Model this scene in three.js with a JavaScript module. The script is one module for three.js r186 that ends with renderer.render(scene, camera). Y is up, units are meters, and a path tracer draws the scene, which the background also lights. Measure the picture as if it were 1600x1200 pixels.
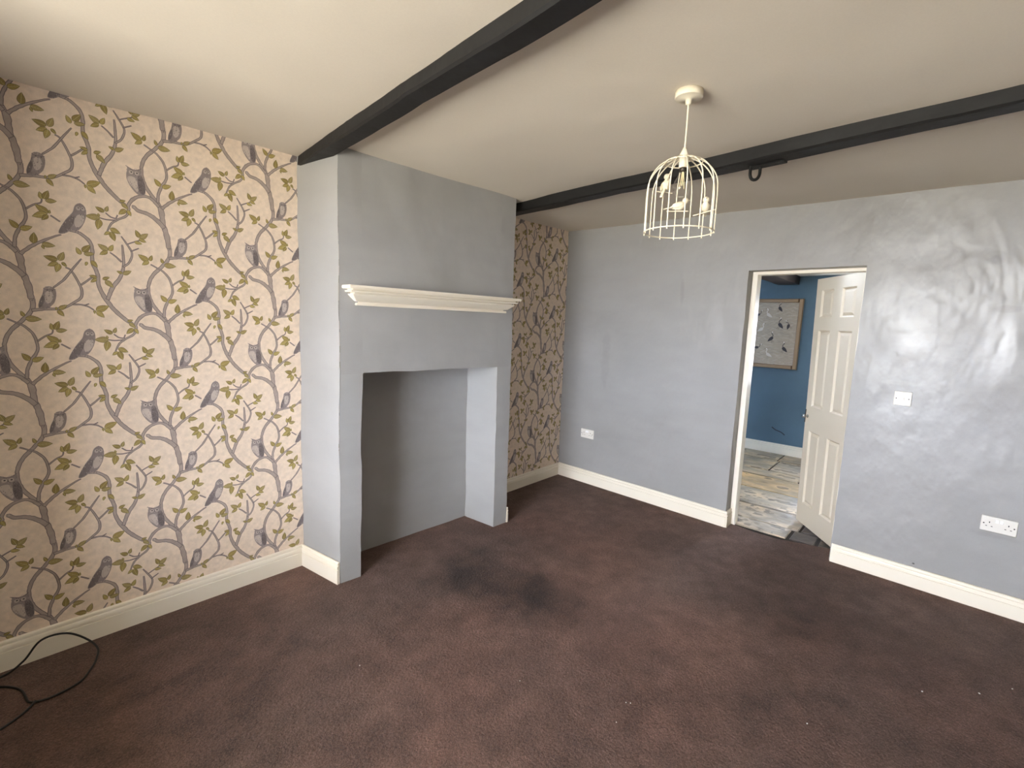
import * as THREE from 'three';
import { RoundedBoxGeometry } from 'three/addons/geometries/RoundedBoxGeometry.js';
import { RectAreaLightUniformsLib } from 'three/addons/lights/RectAreaLightUniformsLib.js';
import { mergeGeometries, toCreasedNormals } from 'three/addons/utils/BufferGeometryUtils.js';

// ---------------------------------------------------------------- camera, sky, daylight, exposure
const scene = new THREE.Scene();
const camera = new THREE.PerspectiveCamera(77.2, 1600 / 1200, 0.02, 200);
camera.position.set(2.7901, 1.5373, 3.9166);
camera.quaternion.setFromRotationMatrix(new THREE.Matrix4().set(
  0.74522, -0.11465, 0.65689, 0, 0.03754, 0.99076, 0.13034, 0, -0.66576, -0.07247, 0.74264, 0, 0, 0, 0, 1));
const renderer = new THREE.WebGLRenderer({ antialias: true });
renderer.toneMapping = THREE.LinearToneMapping;
renderer.toneMappingExposure = 1.24;
renderer.shadowMap.enabled = true;
RectAreaLightUniformsLib.init();
scene.background = new THREE.Color().setRGB(25.0, 30.2, 40.0);            // even overcast sky

function daylight(name, w, h, x, y, z, facing, color, intensity) {
  const l = new THREE.RectAreaLight(color, intensity, w, h);
  l.name = name; l.position.set(x, y, z); l.lookAt(x, y, z + facing); scene.add(l);
  return l;
}
const WIN = { x0: 0.9, x1: 2.65, y0: 0.8, y1: 2.08, zin: 5.8, zglass: 5.92 };
const OPEN = { x0: 0.86, x1: 3.35, sill: 0.7, h: 2.14, z0: 4.45, z1: 4.62 };          // unseen opening to the window bay; its low wall is added to shade the carpet
const KWIN = { x0: 1.86, x1: 2.55, y0: 0.9, y1: 1.86, zin: -2.78, zglass: -3.02 };
daylight('lounge_window_daylight', WIN.x1 - WIN.x0 - 0.12, WIN.y1 - WIN.y0 - 0.12, (WIN.x0 + WIN.x1) / 2, (WIN.y0 + WIN.y1) / 2, WIN.zglass - 0.05, -1, new THREE.Color().setRGB(1, 0.92, 0.8), 27);
daylight('kitchen_window_daylight', KWIN.x1 - KWIN.x0 - 0.12, KWIN.y1 - KWIN.y0 - 0.12, (KWIN.x0 + KWIN.x1) / 2, (KWIN.y0 + KWIN.y1) / 2, KWIN.zglass + 0.05, 1, new THREE.Color().setRGB(1, 0.93, 0.82), 14);

// ---------------------------------------------------------------- helpers
const V = (x, y, z) => new THREE.Vector3(x, y, z);
let seed = 20240611;
const rnd = () => { seed = (seed + 0x6d2b79f5) | 0; let t = Math.imul(seed ^ (seed >>> 15), 1 | seed); t = (t + Math.imul(t ^ (t >>> 7), 61 | t)) ^ t; return ((t ^ (t >>> 14)) >>> 0) / 4294967296; };
const hash3 = (x, y, z) => { let h = Math.imul(x, 374761393) ^ Math.imul(y, 668265263) ^ Math.imul(z, 1274126177); h = Math.imul(h ^ (h >>> 13), 1274126177); return ((h ^ (h >>> 16)) >>> 0) / 4294967296; };
const sm = (t) => t * t * (3 - 2 * t), lerp = (a, b, t) => a + (b - a) * t, clamp = (v, a = 0, b = 1) => Math.min(b, Math.max(a, v));
const step = (a, b, v) => sm(clamp((v - a) / (b - a)));
function vn3(x, y, z) {
  const X = Math.floor(x), Y = Math.floor(y), Z = Math.floor(z), u = sm(x - X), v = sm(y - Y), w = sm(z - Z);
  const c = (i, j, k) => hash3(X + i, Y + j, Z + k);
  return lerp(lerp(lerp(c(0, 0, 0), c(1, 0, 0), u), lerp(c(0, 1, 0), c(1, 1, 0), u), v), lerp(lerp(c(0, 0, 1), c(1, 0, 1), u), lerp(c(0, 1, 1), c(1, 1, 1), u), v), w) * 2 - 1;
}
function vn2(x, y, px, py, s) {                                       // value noise, periodic in px by py cells
  const X = Math.floor(x), Y = Math.floor(y), u = sm(x - X), v = sm(y - Y);
  const mx = (n) => ((n % px) + px) % px, my = (n) => ((n % py) + py) % py;
  const a = hash3(mx(X), my(Y), s), b = hash3(mx(X + 1), my(Y), s), c = hash3(mx(X), my(Y + 1), s), d = hash3(mx(X + 1), my(Y + 1), s);
  return lerp(lerp(a, b, u), lerp(c, d, u), v) * 2 - 1;
}
function fbm(u, v, fx, fy, oct, s) { let a = 0, g = 0.5, n = 0; for (let o = 0; o < oct; o++) { a += g * vn2(u * fx, v * fy, fx, fy, s + o * 17); n += g; g *= 0.5; fx *= 2; fy *= 2; } return a / n; }
function texture(w, h, paint, srgb = true) {                          // paint(u, v) -> [r, g, b] 0..255 or a grey number
  const d = new Uint8Array(w * h * 4);
  for (let j = 0; j < h; j++) for (let i = 0; i < w; i++) {
    const c = paint((i + 0.5) / w, (j + 0.5) / h, i, j), k = (j * w + i) * 4;
    if (typeof c === 'number') d[k] = d[k + 1] = d[k + 2] = clamp(c, 0, 255); else { d[k] = clamp(c[0], 0, 255); d[k + 1] = clamp(c[1], 0, 255); d[k + 2] = clamp(c[2], 0, 255); }
    d[k + 3] = 255;
  }
  const t = new THREE.DataTexture(d, w, h, THREE.RGBAFormat);
  t.wrapS = t.wrapT = THREE.RepeatWrapping; t.magFilter = t.minFilter = THREE.LinearFilter;
  if (srgb) t.colorSpace = THREE.SRGBColorSpace;
  t.needsUpdate = true;
  return t;
}
const tiled = (t, metresX, metresY = metresX) => { const c = t.clone(); c.repeat.set(1 / metresX, 1 / metresY); c.needsUpdate = true; return c; };
function geo(pos, uv, idx) {
  const g = new THREE.BufferGeometry();
  g.setAttribute('position', new THREE.Float32BufferAttribute(pos, 3)); g.setAttribute('uv', new THREE.Float32BufferAttribute(uv, 2)); g.setIndex(idx);
  g.computeVertexNormals();
  return g;
}
function patch(a, b, c, d, cell = 10, uvf = null, bend = null) {      // a quad a-b-c-d (anticlockwise seen from its front), cut into cells
  const lu = a.distanceTo(b), lv = a.distanceTo(d), nu = Math.max(1, Math.ceil(lu / cell)), nv = Math.max(1, Math.ceil(lv / cell)), pos = [], uv = [], idx = [];
  for (let j = 0; j <= nv; j++) for (let i = 0; i <= nu; i++) {
    const u = i / nu, v = j / nv, q = a.clone().lerp(b, u).lerp(d.clone().lerp(c, u), v), t = uvf ? uvf(q) : [u * lu, v * lv];
    if (bend) bend(q);
    pos.push(q.x, q.y, q.z); uv.push(...t);
  }
  for (let j = 0; j < nv; j++) for (let i = 0; i < nu; i++) { const k = j * (nu + 1) + i; idx.push(k, k + 1, k + nu + 2, k, k + nu + 2, k + nu + 1); }
  return geo(pos, uv, idx);
}
function hexa(b, t, uvf, cell = 10, bend = null) {                    // b: four corners of the base, t: the four above them
  const g = [patch(b[3], b[2], b[1], b[0], cell, uvf, bend), patch(t[0], t[1], t[2], t[3], cell, uvf, bend)];
  for (let i = 0; i < 4; i++) g.push(patch(b[i], b[(i + 1) % 4], t[(i + 1) % 4], t[i], cell, uvf, bend));
  return mergeGeometries(g);
}
const box = (x0, x1, y0, y1, z0, z1, cell, bend) => hexa([V(x0, y0, z1), V(x1, y0, z1), V(x1, y0, z0), V(x0, y0, z0)], [V(x0, y1, z1), V(x1, y1, z1), V(x1, y1, z0), V(x0, y1, z0)], null, cell, bend);
function extrude(points, length, opts = {}) {                         // a profile in (x, y) pushed along +z
  const s = new THREE.Shape(points.map((p) => new THREE.Vector2(p[0], p[1])));
  return new THREE.ExtrudeGeometry(s, { depth: length, bevelEnabled: false, ...opts });
}
const at = (g, x = 0, y = 0, z = 0, rx = 0, ry = 0, rz = 0) => { g.applyMatrix4(new THREE.Matrix4().compose(V(x, y, z), new THREE.Quaternion().setFromEuler(new THREE.Euler(rx, ry, rz)), V(1, 1, 1))); return g; };
const tube = (pts, r, seg = 24, rad = 6, closed = false) => new THREE.TubeGeometry(new THREE.CatmullRomCurve3(pts, closed), seg, r, rad, closed);
const lathe = (pts, seg = 24) => new THREE.LatheGeometry(pts.map((p) => new THREE.Vector2(p[0], p[1])), seg);
const clean = (gs) => mergeGeometries(gs.map((g) => { const n = g.index ? g.toNonIndexed() : g; for (const k of Object.keys(n.attributes)) if (!['position', 'normal', 'uv'].includes(k)) n.deleteAttribute(k); return n; }));
function add(name, geometry, material, parent = scene) {
  const m = new THREE.Mesh(Array.isArray(geometry) ? clean(geometry) : geometry, material);
  m.name = name; m.castShadow = m.receiveShadow = true; parent.add(m);
  return m;
}
function struct(name, geometry, material) { const m = add(name, geometry, material); m.userData.kind = 'structure'; return m; }
const taken = {};
const numbered = (n) => { const k = taken[n] = (taken[n] ?? -1) + 1; return k ? n + '_' + String(k).padStart(3, '0') : n; };
function thing(name, label, category, position = [0, 0, 0], group) {
  const o = new THREE.Group(); o.name = numbered(name); o.position.set(...position); o.userData = { label, category };
  if (group) o.userData.group = group;
  scene.add(o);
  return o;
}
const std = (o) => new THREE.MeshStandardMaterial(o);
const phys = (o) => new THREE.MeshPhysicalMaterial(o);

// ---------------------------------------------------------------- the room's slightly crooked planes
const H = 2.4, W = 0.0508, VF = 0.0145, VL = 0.0051;
const ceilY = (x, z) => H - 0.0044 * z - 0.0093 * x;
const FAR = (x, y, off = 0) => V(x, y, W * x + VF * y + off);
const ROOM = { x1: 4.25, z1: OPEN.z0 };
const farTurn = new THREE.Quaternion().setFromRotationMatrix(new THREE.Matrix4().makeBasis(V(1, 0, W).normalize(), V(0, 1, VF).normalize(), V(-W, -VF, 1).normalize()));

// ---------------------------------------------------------------- surface materials
const speckle = texture(512, 512, (u, v, i, j) => 128 + 40 * fbm(u, v, 24, 24, 3, 5) + 70 * (hash3(i, j, 9) - 0.5), false);
const undulate = texture(1024, 1024, (u, v) => 128 + 105 * fbm(u, v, 5, 5, 4, 31) + 16 * fbm(u, v, 22, 16, 3, 77), false);
const mottle = texture(1024, 1024, (u, v) => 128 + 120 * (0.5 * fbm(u, v, 5, 4, 2, 231) + 0.55 * fbm(u, v, 16, 13, 4, 251) + 0.25 * fbm(u, v, 50, 20, 2, 271)), false);
const plasterColour = texture(1024, 1024, (u, v, i, j) => {
  const b = fbm(u, v, 4, 4, 5, 3), s = fbm(u, v, 9, 30, 3, 43), k = 1 + 0.045 * b + 0.02 * s + 0.018 * (hash3(i, j, 2) - 0.5);
  return [161 * k, 160 * k, 158 * k + 1.5 * b];
});
const plasterGloss = texture(512, 512, (u, v) => 150 + 70 * fbm(u, v, 5, 5, 5, 91), false);
const wallPaint = std({ map: tiled(plasterColour, 2.2), bumpMap: tiled(undulate, 1.7), bumpScale: 0.013, roughness: 0.95, roughnessMap: tiled(plasterGloss, 1.9) });
const farColour = texture(2048, 1166, (u, v, i, j) => {               // the same paint, with the scuffs, filler patches and smudges this wall shows
  const x = u * 4.32, y = v * 2.53, w = 0.6 * fbm(u, v, 60, 34, 3, 401);
  const b = fbm(u, v, 8, 5, 5, 3), s = fbm(u, v, 18, 34, 3, 43);
  let k = 1 + 0.04 * b + 0.02 * s + 0.018 * (hash3(i, j, 2) - 0.5);
  for (const [mx, my, rx, ry, a] of [[1.19, 1.83, 0.02, 0.13, -0.05], [2.96, 1.966, 0.035, 0.03, -0.09], [2.6, 1.25, 0.12, 0.018, 0.07], [2.813, 0.146, 0.007, 0.006, -0.5], [2.54, 1.13, 0.05, 0.05, -0.04], [3.02, 1.7, 0.07, 0.02, -0.05], [2.75, 1.15, 0.04, 0.04, -0.05], [2.7, 1.5, 0.22, 0.16, 0.04], [3.05, 1.62, 0.2, 0.12, 0.04], [0.5, 1.2, 0.05, 0.3, -0.03], [3.13, 0.44, 0.12, 0.02, -0.04]])
    k += a * (1 - step(0.4, 1.1, Math.hypot((x - mx) / rx, (y - my) / ry) + w));
  return [157 * k, 156 * k, 154 * k];
});
const farPaint = std({ map: tiled(farColour, 4.32, 2.53), bumpMap: tiled(mottle, 1.9), bumpScale: 0.0125, roughness: 0.77, roughnessMap: tiled(plasterGloss, 1.9) });
const ceilColour = texture(1024, 1024, (u, v, i, j) => { const b = fbm(u, v, 3, 3, 5, 201), k = 1 + 0.035 * b + 0.016 * (hash3(i, j, 4) - 0.5); return [226 * k, 217 * k, 203 * k]; });
const ceilPaint = std({ map: tiled(ceilColour, 3.1), bumpMap: tiled(undulate, 2.3), bumpScale: 0.008, roughness: 0.95 });
const creamGloss = phys({ color: 0xf1e9d8, roughness: 0.38, bumpMap: tiled(undulate, 0.5), bumpScale: 0.0006 });
const creamMatt = std({ color: 0xd2c6b2, roughness: 0.6, bumpMap: tiled(undulate, 0.5), bumpScale: 0.0006 });
const blackPaint = std({ color: 0x0b0b0c, roughness: 0.62, bumpMap: tiled(undulate, 0.55), bumpScale: 0.006 });
const whitePlastic = std({ color: 0xe3dfd7, roughness: 0.35 });
const creamPlastic = std({ color: 0xe9e0cc, roughness: 0.4 });
const darkHole = std({ color: 0x161412, roughness: 0.8 });
const chrome = std({ color: 0xb9bbbd, metalness: 1, roughness: 0.22 });
const dullMetal = std({ color: 0x4a443d, metalness: 0.8, roughness: 0.5 });

// wallpaper print: owls on curling branches with leaves; one motif on a half-drop lattice, in millimetres, u to the right and v up
const PW = 0.96, PH = 0.5265;
const wallpaper = (() => {
  const S = 1.6, w = Math.round(PW * 1000 * S), h = Math.round(PH * 1000 * S), c = document.createElement('canvas');
  c.width = w; c.height = h;
  const g = c.getContext('2d');
  g.fillStyle = '#e8d5c1'; g.fillRect(0, 0, w, h);
  const curves = [
    [[109, -280, 20], [102, -220, 24.5], [90, -169, 23.5], [88, -125, 24.5], [79, -92, 22], [54, -52, 16.6], [32, -16, 14.7], [21, 32, 12.7], [23, 74, 13.7], [40, 114, 14.7], [71, 152, 15.7], [98, 185, 15.7], [111, 215, 17], [111, 247, 19]],
    [[89, -103, 14.7], [116, -75, 12.7], [154, -46, 9.8], [197, -19, 5.9], [214, -11, 3.9]],
    [[75, -79, 12.7], [79, -41, 11.7], [95, 0, 11.7], [112, 32, 9.8], [114, 65, 9.8], [104, 105, 8.8], [82, 135, 7.8], [59, 150, 5.9], [35, 164, 4.4]],
    [[116, 75, 5.9], [140, 95, 5.4], [161, 107, 4.4], [165, 124, 3.4]],
    [[79, -97, 14.7], [57, -72, 13.7], [34, -60, 12.7], [7, -65, 12.7], [-20, -85, 13.7], [-35, -111, 12.7], [-36, -138, 11.7], [-46, -160, 9.8], [-76, -181, 7.8], [-99, -202, 6.9], [-115, -236, 4.4]],
    [[95, -189, 22.5], [64, -155, 19.6], [34, -136, 17.6], [0, -128, 15.7], [-18, -113, 14.7]],
    [[241, 11, 8.8], [272, 5, 11.7], [302, -23, 12.7], [310, -60, 12.7], [308, -112, 13.7], [322, -161, 14.7], [323, -208, 14.7], [340, -259, 17.6], [371, -313, 16.6], [413, -359, 15.7], [433, -374, 12.7]],
    [[351, -269, 15.7], [370, -216, 15.7], [400, -167, 12.7], [414, -116, 10.8], [415, -63, 8.8], [414, -25, 4.9]],
    [[413, -121, 7.8], [436, -97, 7.8], [447, -56, 6.9], [429, -16, 5.9], [413, 12, 3.9]],
    [[445, -48, 4.4], [473, -32, 2.9]], [[434, -18, 3.9], [459, -5, 3.4], [479, 5, 2.4]], [[407, -99, 5.9], [388, -78, 4.9], [370, -63, 3.9]],
    [[107, -326, 14.7], [147, -319, 11.7], [177, -318, 10.8], [207, -311, 8.8], [234, -291, 8.8], [262, -265, 9.8], [265, -229, 8.8], [251, -186, 7.8], [235, -152, 5.9], [220, -143, 3.9]],
    [[266, -211, 6.9], [296, -183, 5.9], [306, -169, 6.9]], [[234, -296, 5.9], [261, -296, 5.4], [283, -303, 4.9], [301, -317, 3.4]], [[272, -298, 3.9], [286, -291, 2.4]],
    [[178, -229, 4.9], [212, -194, 7.8], [235, -158, 7.3], [253, -130, 5.9], [272, -102, 3.9]], [[188, 61, 4.4], [200, 52, 4.4], [214, 42, 3.9]],
    [[398, 79, 4.4], [365, 76, 3.9], [342, 80, 2.9]], [[396, 86, 3.9], [380, 90, 3.9], [364, 104, 2.9]], [[398, 86, 3.9], [404, 102, 2.9]],
  ];
  const leaves = [[26, 178, -6, 201], [28, 178, 5, 161], [32, 180, 40, 203], [87, 167, 128, 165], [83, 175, 76, 194], [165, 122, 160, 146], [171, 123, 184, 154], [175, 118, 205, 121], [180, 69, 148, 94], [177, 67, 138, 51], [179, 62, 162, 42], [184, 69, 185, 81], [89, -4, 69, 22], [95, -7, 126, 6], [129, -57, 133, -19], [154, -56, 189, -59], [154, -61, 159, -74], [271, -84, 260, -59], [278, -72, 301, -44], [282, -80, 312, -76], [304, -106, 321, -129], [290, -112, 285, -127], [197, -116, 161, -105], [202, -117, 216, -85], [197, -126, 169, -140], [201, -130, 191, -161], [210, -123, 222, -138], [-58, -107, -39, -126], [-45, -132, -68, -154], [-39, -133, -29, -154], [-65, -101, -47, -95], [344, 80, 301, 80], [342, 73, 334, 35], [342, 86, 338, 96], [359, 107, 334, 122], [364, 110, 372, 131], [376, 41, 406, 25], [373, 26, 356, 12], [377, 26, 388, -7], [363, -56, 334, -35], [361, -59, 337, -74], [368, -57, 380, -32], [479, 16, 467, 44], [481, 13, 507, 35], [476, 11, 499, 0], [459, -5, 483, -10], [408, -150, 391, -142], [410, -153, 437, -138], [319, -176, 297, -170], [317, -181, 300, -196], [338, -182, 359, -172], [347, -186, 370, -211], [308, -319, 348, -300], [310, -322, 332, -345], [303, -318, 303, -331], [189, -318, 212, -302], [185, -322, 201, -344], [181, -321, 181, -311]];
  const rough = (x, y, k) => vn3(x * 0.11 + k, y * 0.11, k * 1.7);
  const smooth = (p) => {                                             // Catmull-Rom through the points, widths included
    const o = [];
    for (let i = 0; i < p.length - 1; i++) {
      const a = p[Math.max(0, i - 1)], b = p[i], d = p[i + 1], e = p[Math.min(p.length - 1, i + 2)];
      for (let s = 0; s < 8; s++) { const t = s / 8; o.push([0, 1, 2].map((k) => 0.5 * (2 * b[k] + (d[k] - a[k]) * t + (2 * a[k] - 5 * b[k] + 4 * d[k] - e[k]) * t * t + (3 * b[k] - a[k] - 3 * d[k] + e[k]) * t * t * t))); }
    }
    o.push(p[p.length - 1]);
    return o;
  };
  const branch = (pts, k) => {
    const p = smooth(pts), L = [], R = [];
    p.forEach((q, i) => {
      const a = p[Math.max(0, i - 1)], b = p[Math.min(p.length - 1, i + 1)], l = Math.hypot(b[0] - a[0], b[1] - a[1]) || 1, nx = -(b[1] - a[1]) / l, ny = (b[0] - a[0]) / l, hw = Math.max(1.2, q[2] * 0.42);
      const e = 1 + 0.22 * rough(q[0], q[1], k + 3), f = 1 + 0.22 * rough(q[0], q[1], k + 9);
      L.push([q[0] + nx * hw * e, q[1] + ny * hw * e]); R.push([q[0] - nx * hw * f, q[1] - ny * hw * f]);
    });
    const outline = [...L, ...R.reverse()];
    g.beginPath(); outline.forEach((q, i) => (i ? g.lineTo(...q) : g.moveTo(...q))); g.closePath();
    g.fillStyle = '#aa9b92'; g.fill();
    g.lineJoin = 'round'; g.lineWidth = 2.3; g.strokeStyle = '#736868'; g.stroke();
    { const e = p[p.length - 1]; g.beginPath(); g.arc(e[0], e[1], e[2] * 0.42, 0, 7); g.fill(); }
    g.save(); g.clip();
    p.forEach((q, i) => {                                             // bark strokes
      if (i % 2 || q[2] < 6) return;
      const b = p[Math.min(p.length - 1, i + 2)];
      for (let s = 0; s < 3; s++) {
        const o = (hash3(i, s, k) - 0.5) * q[2] * 0.7;
        g.strokeStyle = ['#8d7f7a', '#c9bcb0', '#7c7070'][s]; g.lineWidth = 1.2 + q[2] * 0.1;
        g.beginPath(); g.moveTo(q[0] + o * 0.6, q[1] - o); g.lineTo(b[0] + o * 0.5, b[1] - o * 0.8); g.stroke();
      }
    });
    g.restore();
  };
  const leaf = ([x0, y0, x2, y2], k) => {
    const x1 = x0 + (x2 - x0) * 1.14, y1 = y0 + (y2 - y0) * 1.14, l = Math.hypot(x1 - x0, y1 - y0), dx = (x1 - x0) / l, dy = (y1 - y0) / l, hw = Math.max(4.5, l * 0.33), bx = x0 + dx * l * 0.45, by = y0 + dy * l * 0.45;
    g.beginPath(); g.moveTo(x0, y0);
    g.bezierCurveTo(x0 + dx * l * 0.15 - dy * hw, y0 + dy * l * 0.15 + dx * hw, bx - dy * hw * 1.15, by + dx * hw * 1.15, x1, y1);
    g.bezierCurveTo(bx + dy * hw * 1.15, by - dx * hw * 1.15, x0 + dx * l * 0.15 + dy * hw, y0 + dy * l * 0.15 - dx * hw, x0, y0);
    g.fillStyle = ['#a08c52', '#ab975a', '#917f49', '#a08e5e'][k % 4]; g.fill();
    g.lineWidth = 1.4; g.strokeStyle = '#6f643b'; g.stroke();
    g.beginPath(); g.moveTo(x0, y0); g.lineTo(x1, y1); g.strokeStyle = '#cfc48d'; g.lineWidth = 1; g.stroke();
    for (let s = 1; s < 4; s++) { const px = x0 + dx * l * 0.22 * s, py = y0 + dy * l * 0.22 * s; for (const q of [-1, 1]) { g.beginPath(); g.moveTo(px, py); g.lineTo(px + dx * 5 - q * dy * hw * 0.6, py + dy * 5 + q * dx * hw * 0.6); g.lineWidth = 0.7; g.strokeStyle = '#8f8448'; g.stroke(); } }
  };
  const blob = (pts, fill) => {
    g.beginPath();
    for (let i = 0; i < pts.length; i++) { const a = pts[i], b = pts[(i + 1) % pts.length], m = [(a[0] + b[0]) / 2, (a[1] + b[1]) / 2]; if (!i) { const z = pts[pts.length - 1]; g.moveTo((z[0] + a[0]) / 2, (z[1] + a[1]) / 2); } g.quadraticCurveTo(a[0], a[1], m[0], m[1]); }
    g.closePath(); g.fillStyle = fill; g.fill();
  };
  const feathers = (pts, n, cols, k, len = 4) => {                    // short strokes kept inside the outline
    g.save(); g.beginPath(); pts.forEach((q, i) => (i ? g.lineTo(...q) : g.moveTo(...q))); g.closePath(); g.clip();
    const xs = pts.map((q) => q[0]), ys = pts.map((q) => q[1]), x0 = Math.min(...xs), x1 = Math.max(...xs), y0 = Math.min(...ys), y1 = Math.max(...ys);
    for (let i = 0; i < n; i++) { const x = lerp(x0, x1, hash3(i, 1, k)), y = lerp(y0, y1, hash3(i, 2, k)); g.strokeStyle = cols[i % cols.length]; g.lineWidth = 1.6; g.beginPath(); g.moveTo(x, y); g.lineTo(x + (hash3(i, 3, k) - 0.5) * 2, y - len * (0.6 + hash3(i, 4, k))); g.stroke(); }
    g.restore();
  };
  const dot = (x, y, r, f, ry = r) => { g.beginPath(); g.ellipse(x, y, r, ry, 0, 0, 7); g.fillStyle = f; g.fill(); };
  const owlA = () => {                                                // tufted owl, facing out
    const body = [[-33, 58], [-14, 47], [2, 48], [20, 56], [20, 30], [32, -8], [31, -50], [18, -62], [2, -60], [-20, -36], [-36, -2], [-36, 26], [-30, 46]];
    blob(body, '#968a86'); blob([[-34, 12], [-30, -12], [-14, -30], [2, -52], [6, -30], [4, 0], [-4, 14], [-18, 18]], '#c2b4aa');
    const wing = [[6, 22], [18, 30], [31, -8], [31, -50], [16, -58], [6, -40], [2, -10]]; blob(wing, '#736969');
    feathers(wing, 60, ['#574e50', '#8f8483'], 5); feathers([[-34, 14], [4, 14], [4, -50], [-30, -20]], 55, ['#85797a', '#c4b7ad'], 6); feathers([[-33, 56], [20, 54], [18, 22], [-34, 22]], 40, ['#6f6566', '#a99d97'], 7);
    g.strokeStyle = '#756a6c'; g.lineWidth = 2.2; g.beginPath(); g.moveTo(-36, 58); g.quadraticCurveTo(-14, 46, -8, 45); g.quadraticCurveTo(4, 46, 20, 57); g.stroke();
    dot(-18, 34, 8, '#bdb0a6'); dot(2, 33, 8, '#bdb0a6'); dot(-17, 35, 3.4, '#5f5657'); dot(3, 34, 3.4, '#5f5657'); blob([[-10, 34], [-5, 34], [-7, 24]], '#5f5657');
  };
  const owlB = () => {                                                // owl perched sideways, long tail
    const body = [[204, -4], [222, 36], [240, 66], [258, 88], [262, 116], [281, 131], [297, 118], [300, 92], [296, 66], [285, 36], [268, 12], [246, 12], [230, -2], [214, -8]];
    blob(body, '#8d827f'); blob([[268, 80], [292, 84], [292, 60], [280, 34], [262, 22], [256, 50]], '#beb0a7'); blob([[204, -4], [222, 36], [256, 82], [262, 56], [246, 20], [224, -2]], '#766c6b');
    feathers(body, 120, ['#5f5657', '#b0a49d', '#7f7474'], 11); dot(274, 106, 7, '#b5a8a0', 8); dot(289, 106, 6, '#b5a8a0', 8); dot(275, 108, 2.4, '#5f5657'); dot(288, 108, 2.4, '#5f5657'); blob([[280, 104], [284, 104], [282, 96]], '#5f5657');
    g.strokeStyle = '#756a6c'; g.lineWidth = 1.6; g.beginPath(); g.moveTo(262, 14); g.lineTo(258, 4); g.moveTo(270, 14); g.lineTo(268, 4); g.stroke();
  };
  const owlC = () => {                                                // small owl looking sideways
    const body = [[147, -230], [166, -223], [184, -234], [185, -262], [178, -292], [162, -312], [142, -324], [126, -318], [130, -288], [144, -258]];
    blob(body, '#928682'); blob([[150, -246], [172, -244], [176, -270], [164, -296], [148, -296]], '#bfb1a8'); blob([[144, -258], [130, -290], [126, -318], [140, -308], [148, -280]], '#736969');
    feathers(body, 90, ['#645b5c', '#b3a7a0', '#7f7474'], 21); g.strokeStyle = '#756a6c'; g.lineWidth = 2; g.beginPath(); g.moveTo(148, -236); g.quadraticCurveTo(166, -242, 184, -236); g.stroke(); dot(158, -241, 2.2, '#5f5657'); dot(174, -242, 2.2, '#5f5657');
  };
  for (let i = -2; i <= 3; i++) for (let j = -2; j <= 2; j++) {
    g.setTransform(S, 0, 0, -S, i * 480 * S, h - (j * 526.5 + (((i % 2) + 2) % 2) * 263.25) * S);
    curves.forEach(branch); leaves.forEach(leaf); owlA(); owlB(); owlC();
  }
  g.setTransform(1, 0, 0, 1, 0, 0);
  const im = g.getImageData(0, 0, w, h), d = im.data;                 // printed grain
  for (let y = 0; y < h; y++) for (let x = 0; x < w; x++) { const k = (y * w + x) * 4, n = 1 + 0.05 * (hash3(x >> 1, y >> 1, 3) - 0.5) + 0.05 * fbm(x / w, y / h, 60, 34, 2, 8); d[k] = clamp(d[k] * n, 0, 255); d[k + 1] = clamp(d[k + 1] * n, 0, 255); d[k + 2] = clamp(d[k + 2] * n, 0, 255); }
  g.putImageData(im, 0, 0);
  const t = new THREE.CanvasTexture(c); t.wrapS = t.wrapT = THREE.RepeatWrapping; t.colorSpace = THREE.SRGBColorSpace;
  return std({ map: t, roughness: 0.62, bumpMap: tiled(undulate, 1.1 / PW, 1.1 / PH), bumpScale: 0.003 });
})();

// carpet: brown pile with old stains, worn tracks and painted near-left shade
const CX0 = -0.1, CX1 = 4.35, CZ0 = -0.2, CZ1 = 4.72;
const carpet = (() => {
  const stainsAndShade = [[1.0, 1.93, 0.42, 0.3, -0.5], [1.35, 1.85, 0.3, 0.26, -0.34], [0.75, 2.25, 0.16, 0.3, -0.2], [2.2, 1.05, 0.4, 0.28, -0.26], [2.75, 1.0, 0.5, 0.35, -0.22], [2.4, 1.9, 0.1, 0.26, -0.14], [0.55, 3.3, 0.6, 0.7, -0.25], [3.1, 1.7, 0.5, 0.5, -0.1], [1.55, 0.75, 0.3, 0.25, -0.18]];  // the wide near-left entry is shade painted into the carpet colour
  const map = texture(2048, 2048, (u, v, i, j) => {
    const x = lerp(CX0, CX1, u), z = lerp(CZ0, CZ1, v), wob = 0.5 * fbm(u, v, 18, 18, 4, 61);
    let k = 0.17 * fbm(u, v, 6, 6, 5, 21) + 0.16 * fbm(u, v, 60, 60, 3, 33) + 0.34 * (hash3(i, j, 7) - 0.5) + 0.2 * (hash3(i >> 1, j >> 1, 8) - 0.5);
    for (const [sx, sz, a, b, s] of stainsAndShade) { const r = Math.hypot((x - sx) / a, (z - sz) / b) + wob; k += 0.6 * s * (1 - step(0.35, 1.15, r)); }
    const red = 0.06 * fbm(u, v, 7, 7, 3, 87), m = 1 + k;
    return [99 * m * (1 + red), 77 * m, 68 * m * (1 - red * 0.4)];
  });
  const pile = texture(1024, 1024, (u, v, i, j) => 128 + 90 * (hash3(i, j, 71) - 0.5) + 90 * fbm(u, v, 128, 128, 2, 73) + 40 * fbm(u, v, 12, 12, 3, 75), false);
  const b = tiled(pile, 1.1 / (CX1 - CX0), 1.1 / (CZ1 - CZ0));
  return phys({ map, bumpMap: b, bumpScale: 0.006, roughness: 1, sheen: 0.25, sheenRoughness: 0.7, sheenColor: new THREE.Color(0x9a8478) });
})();

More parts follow.
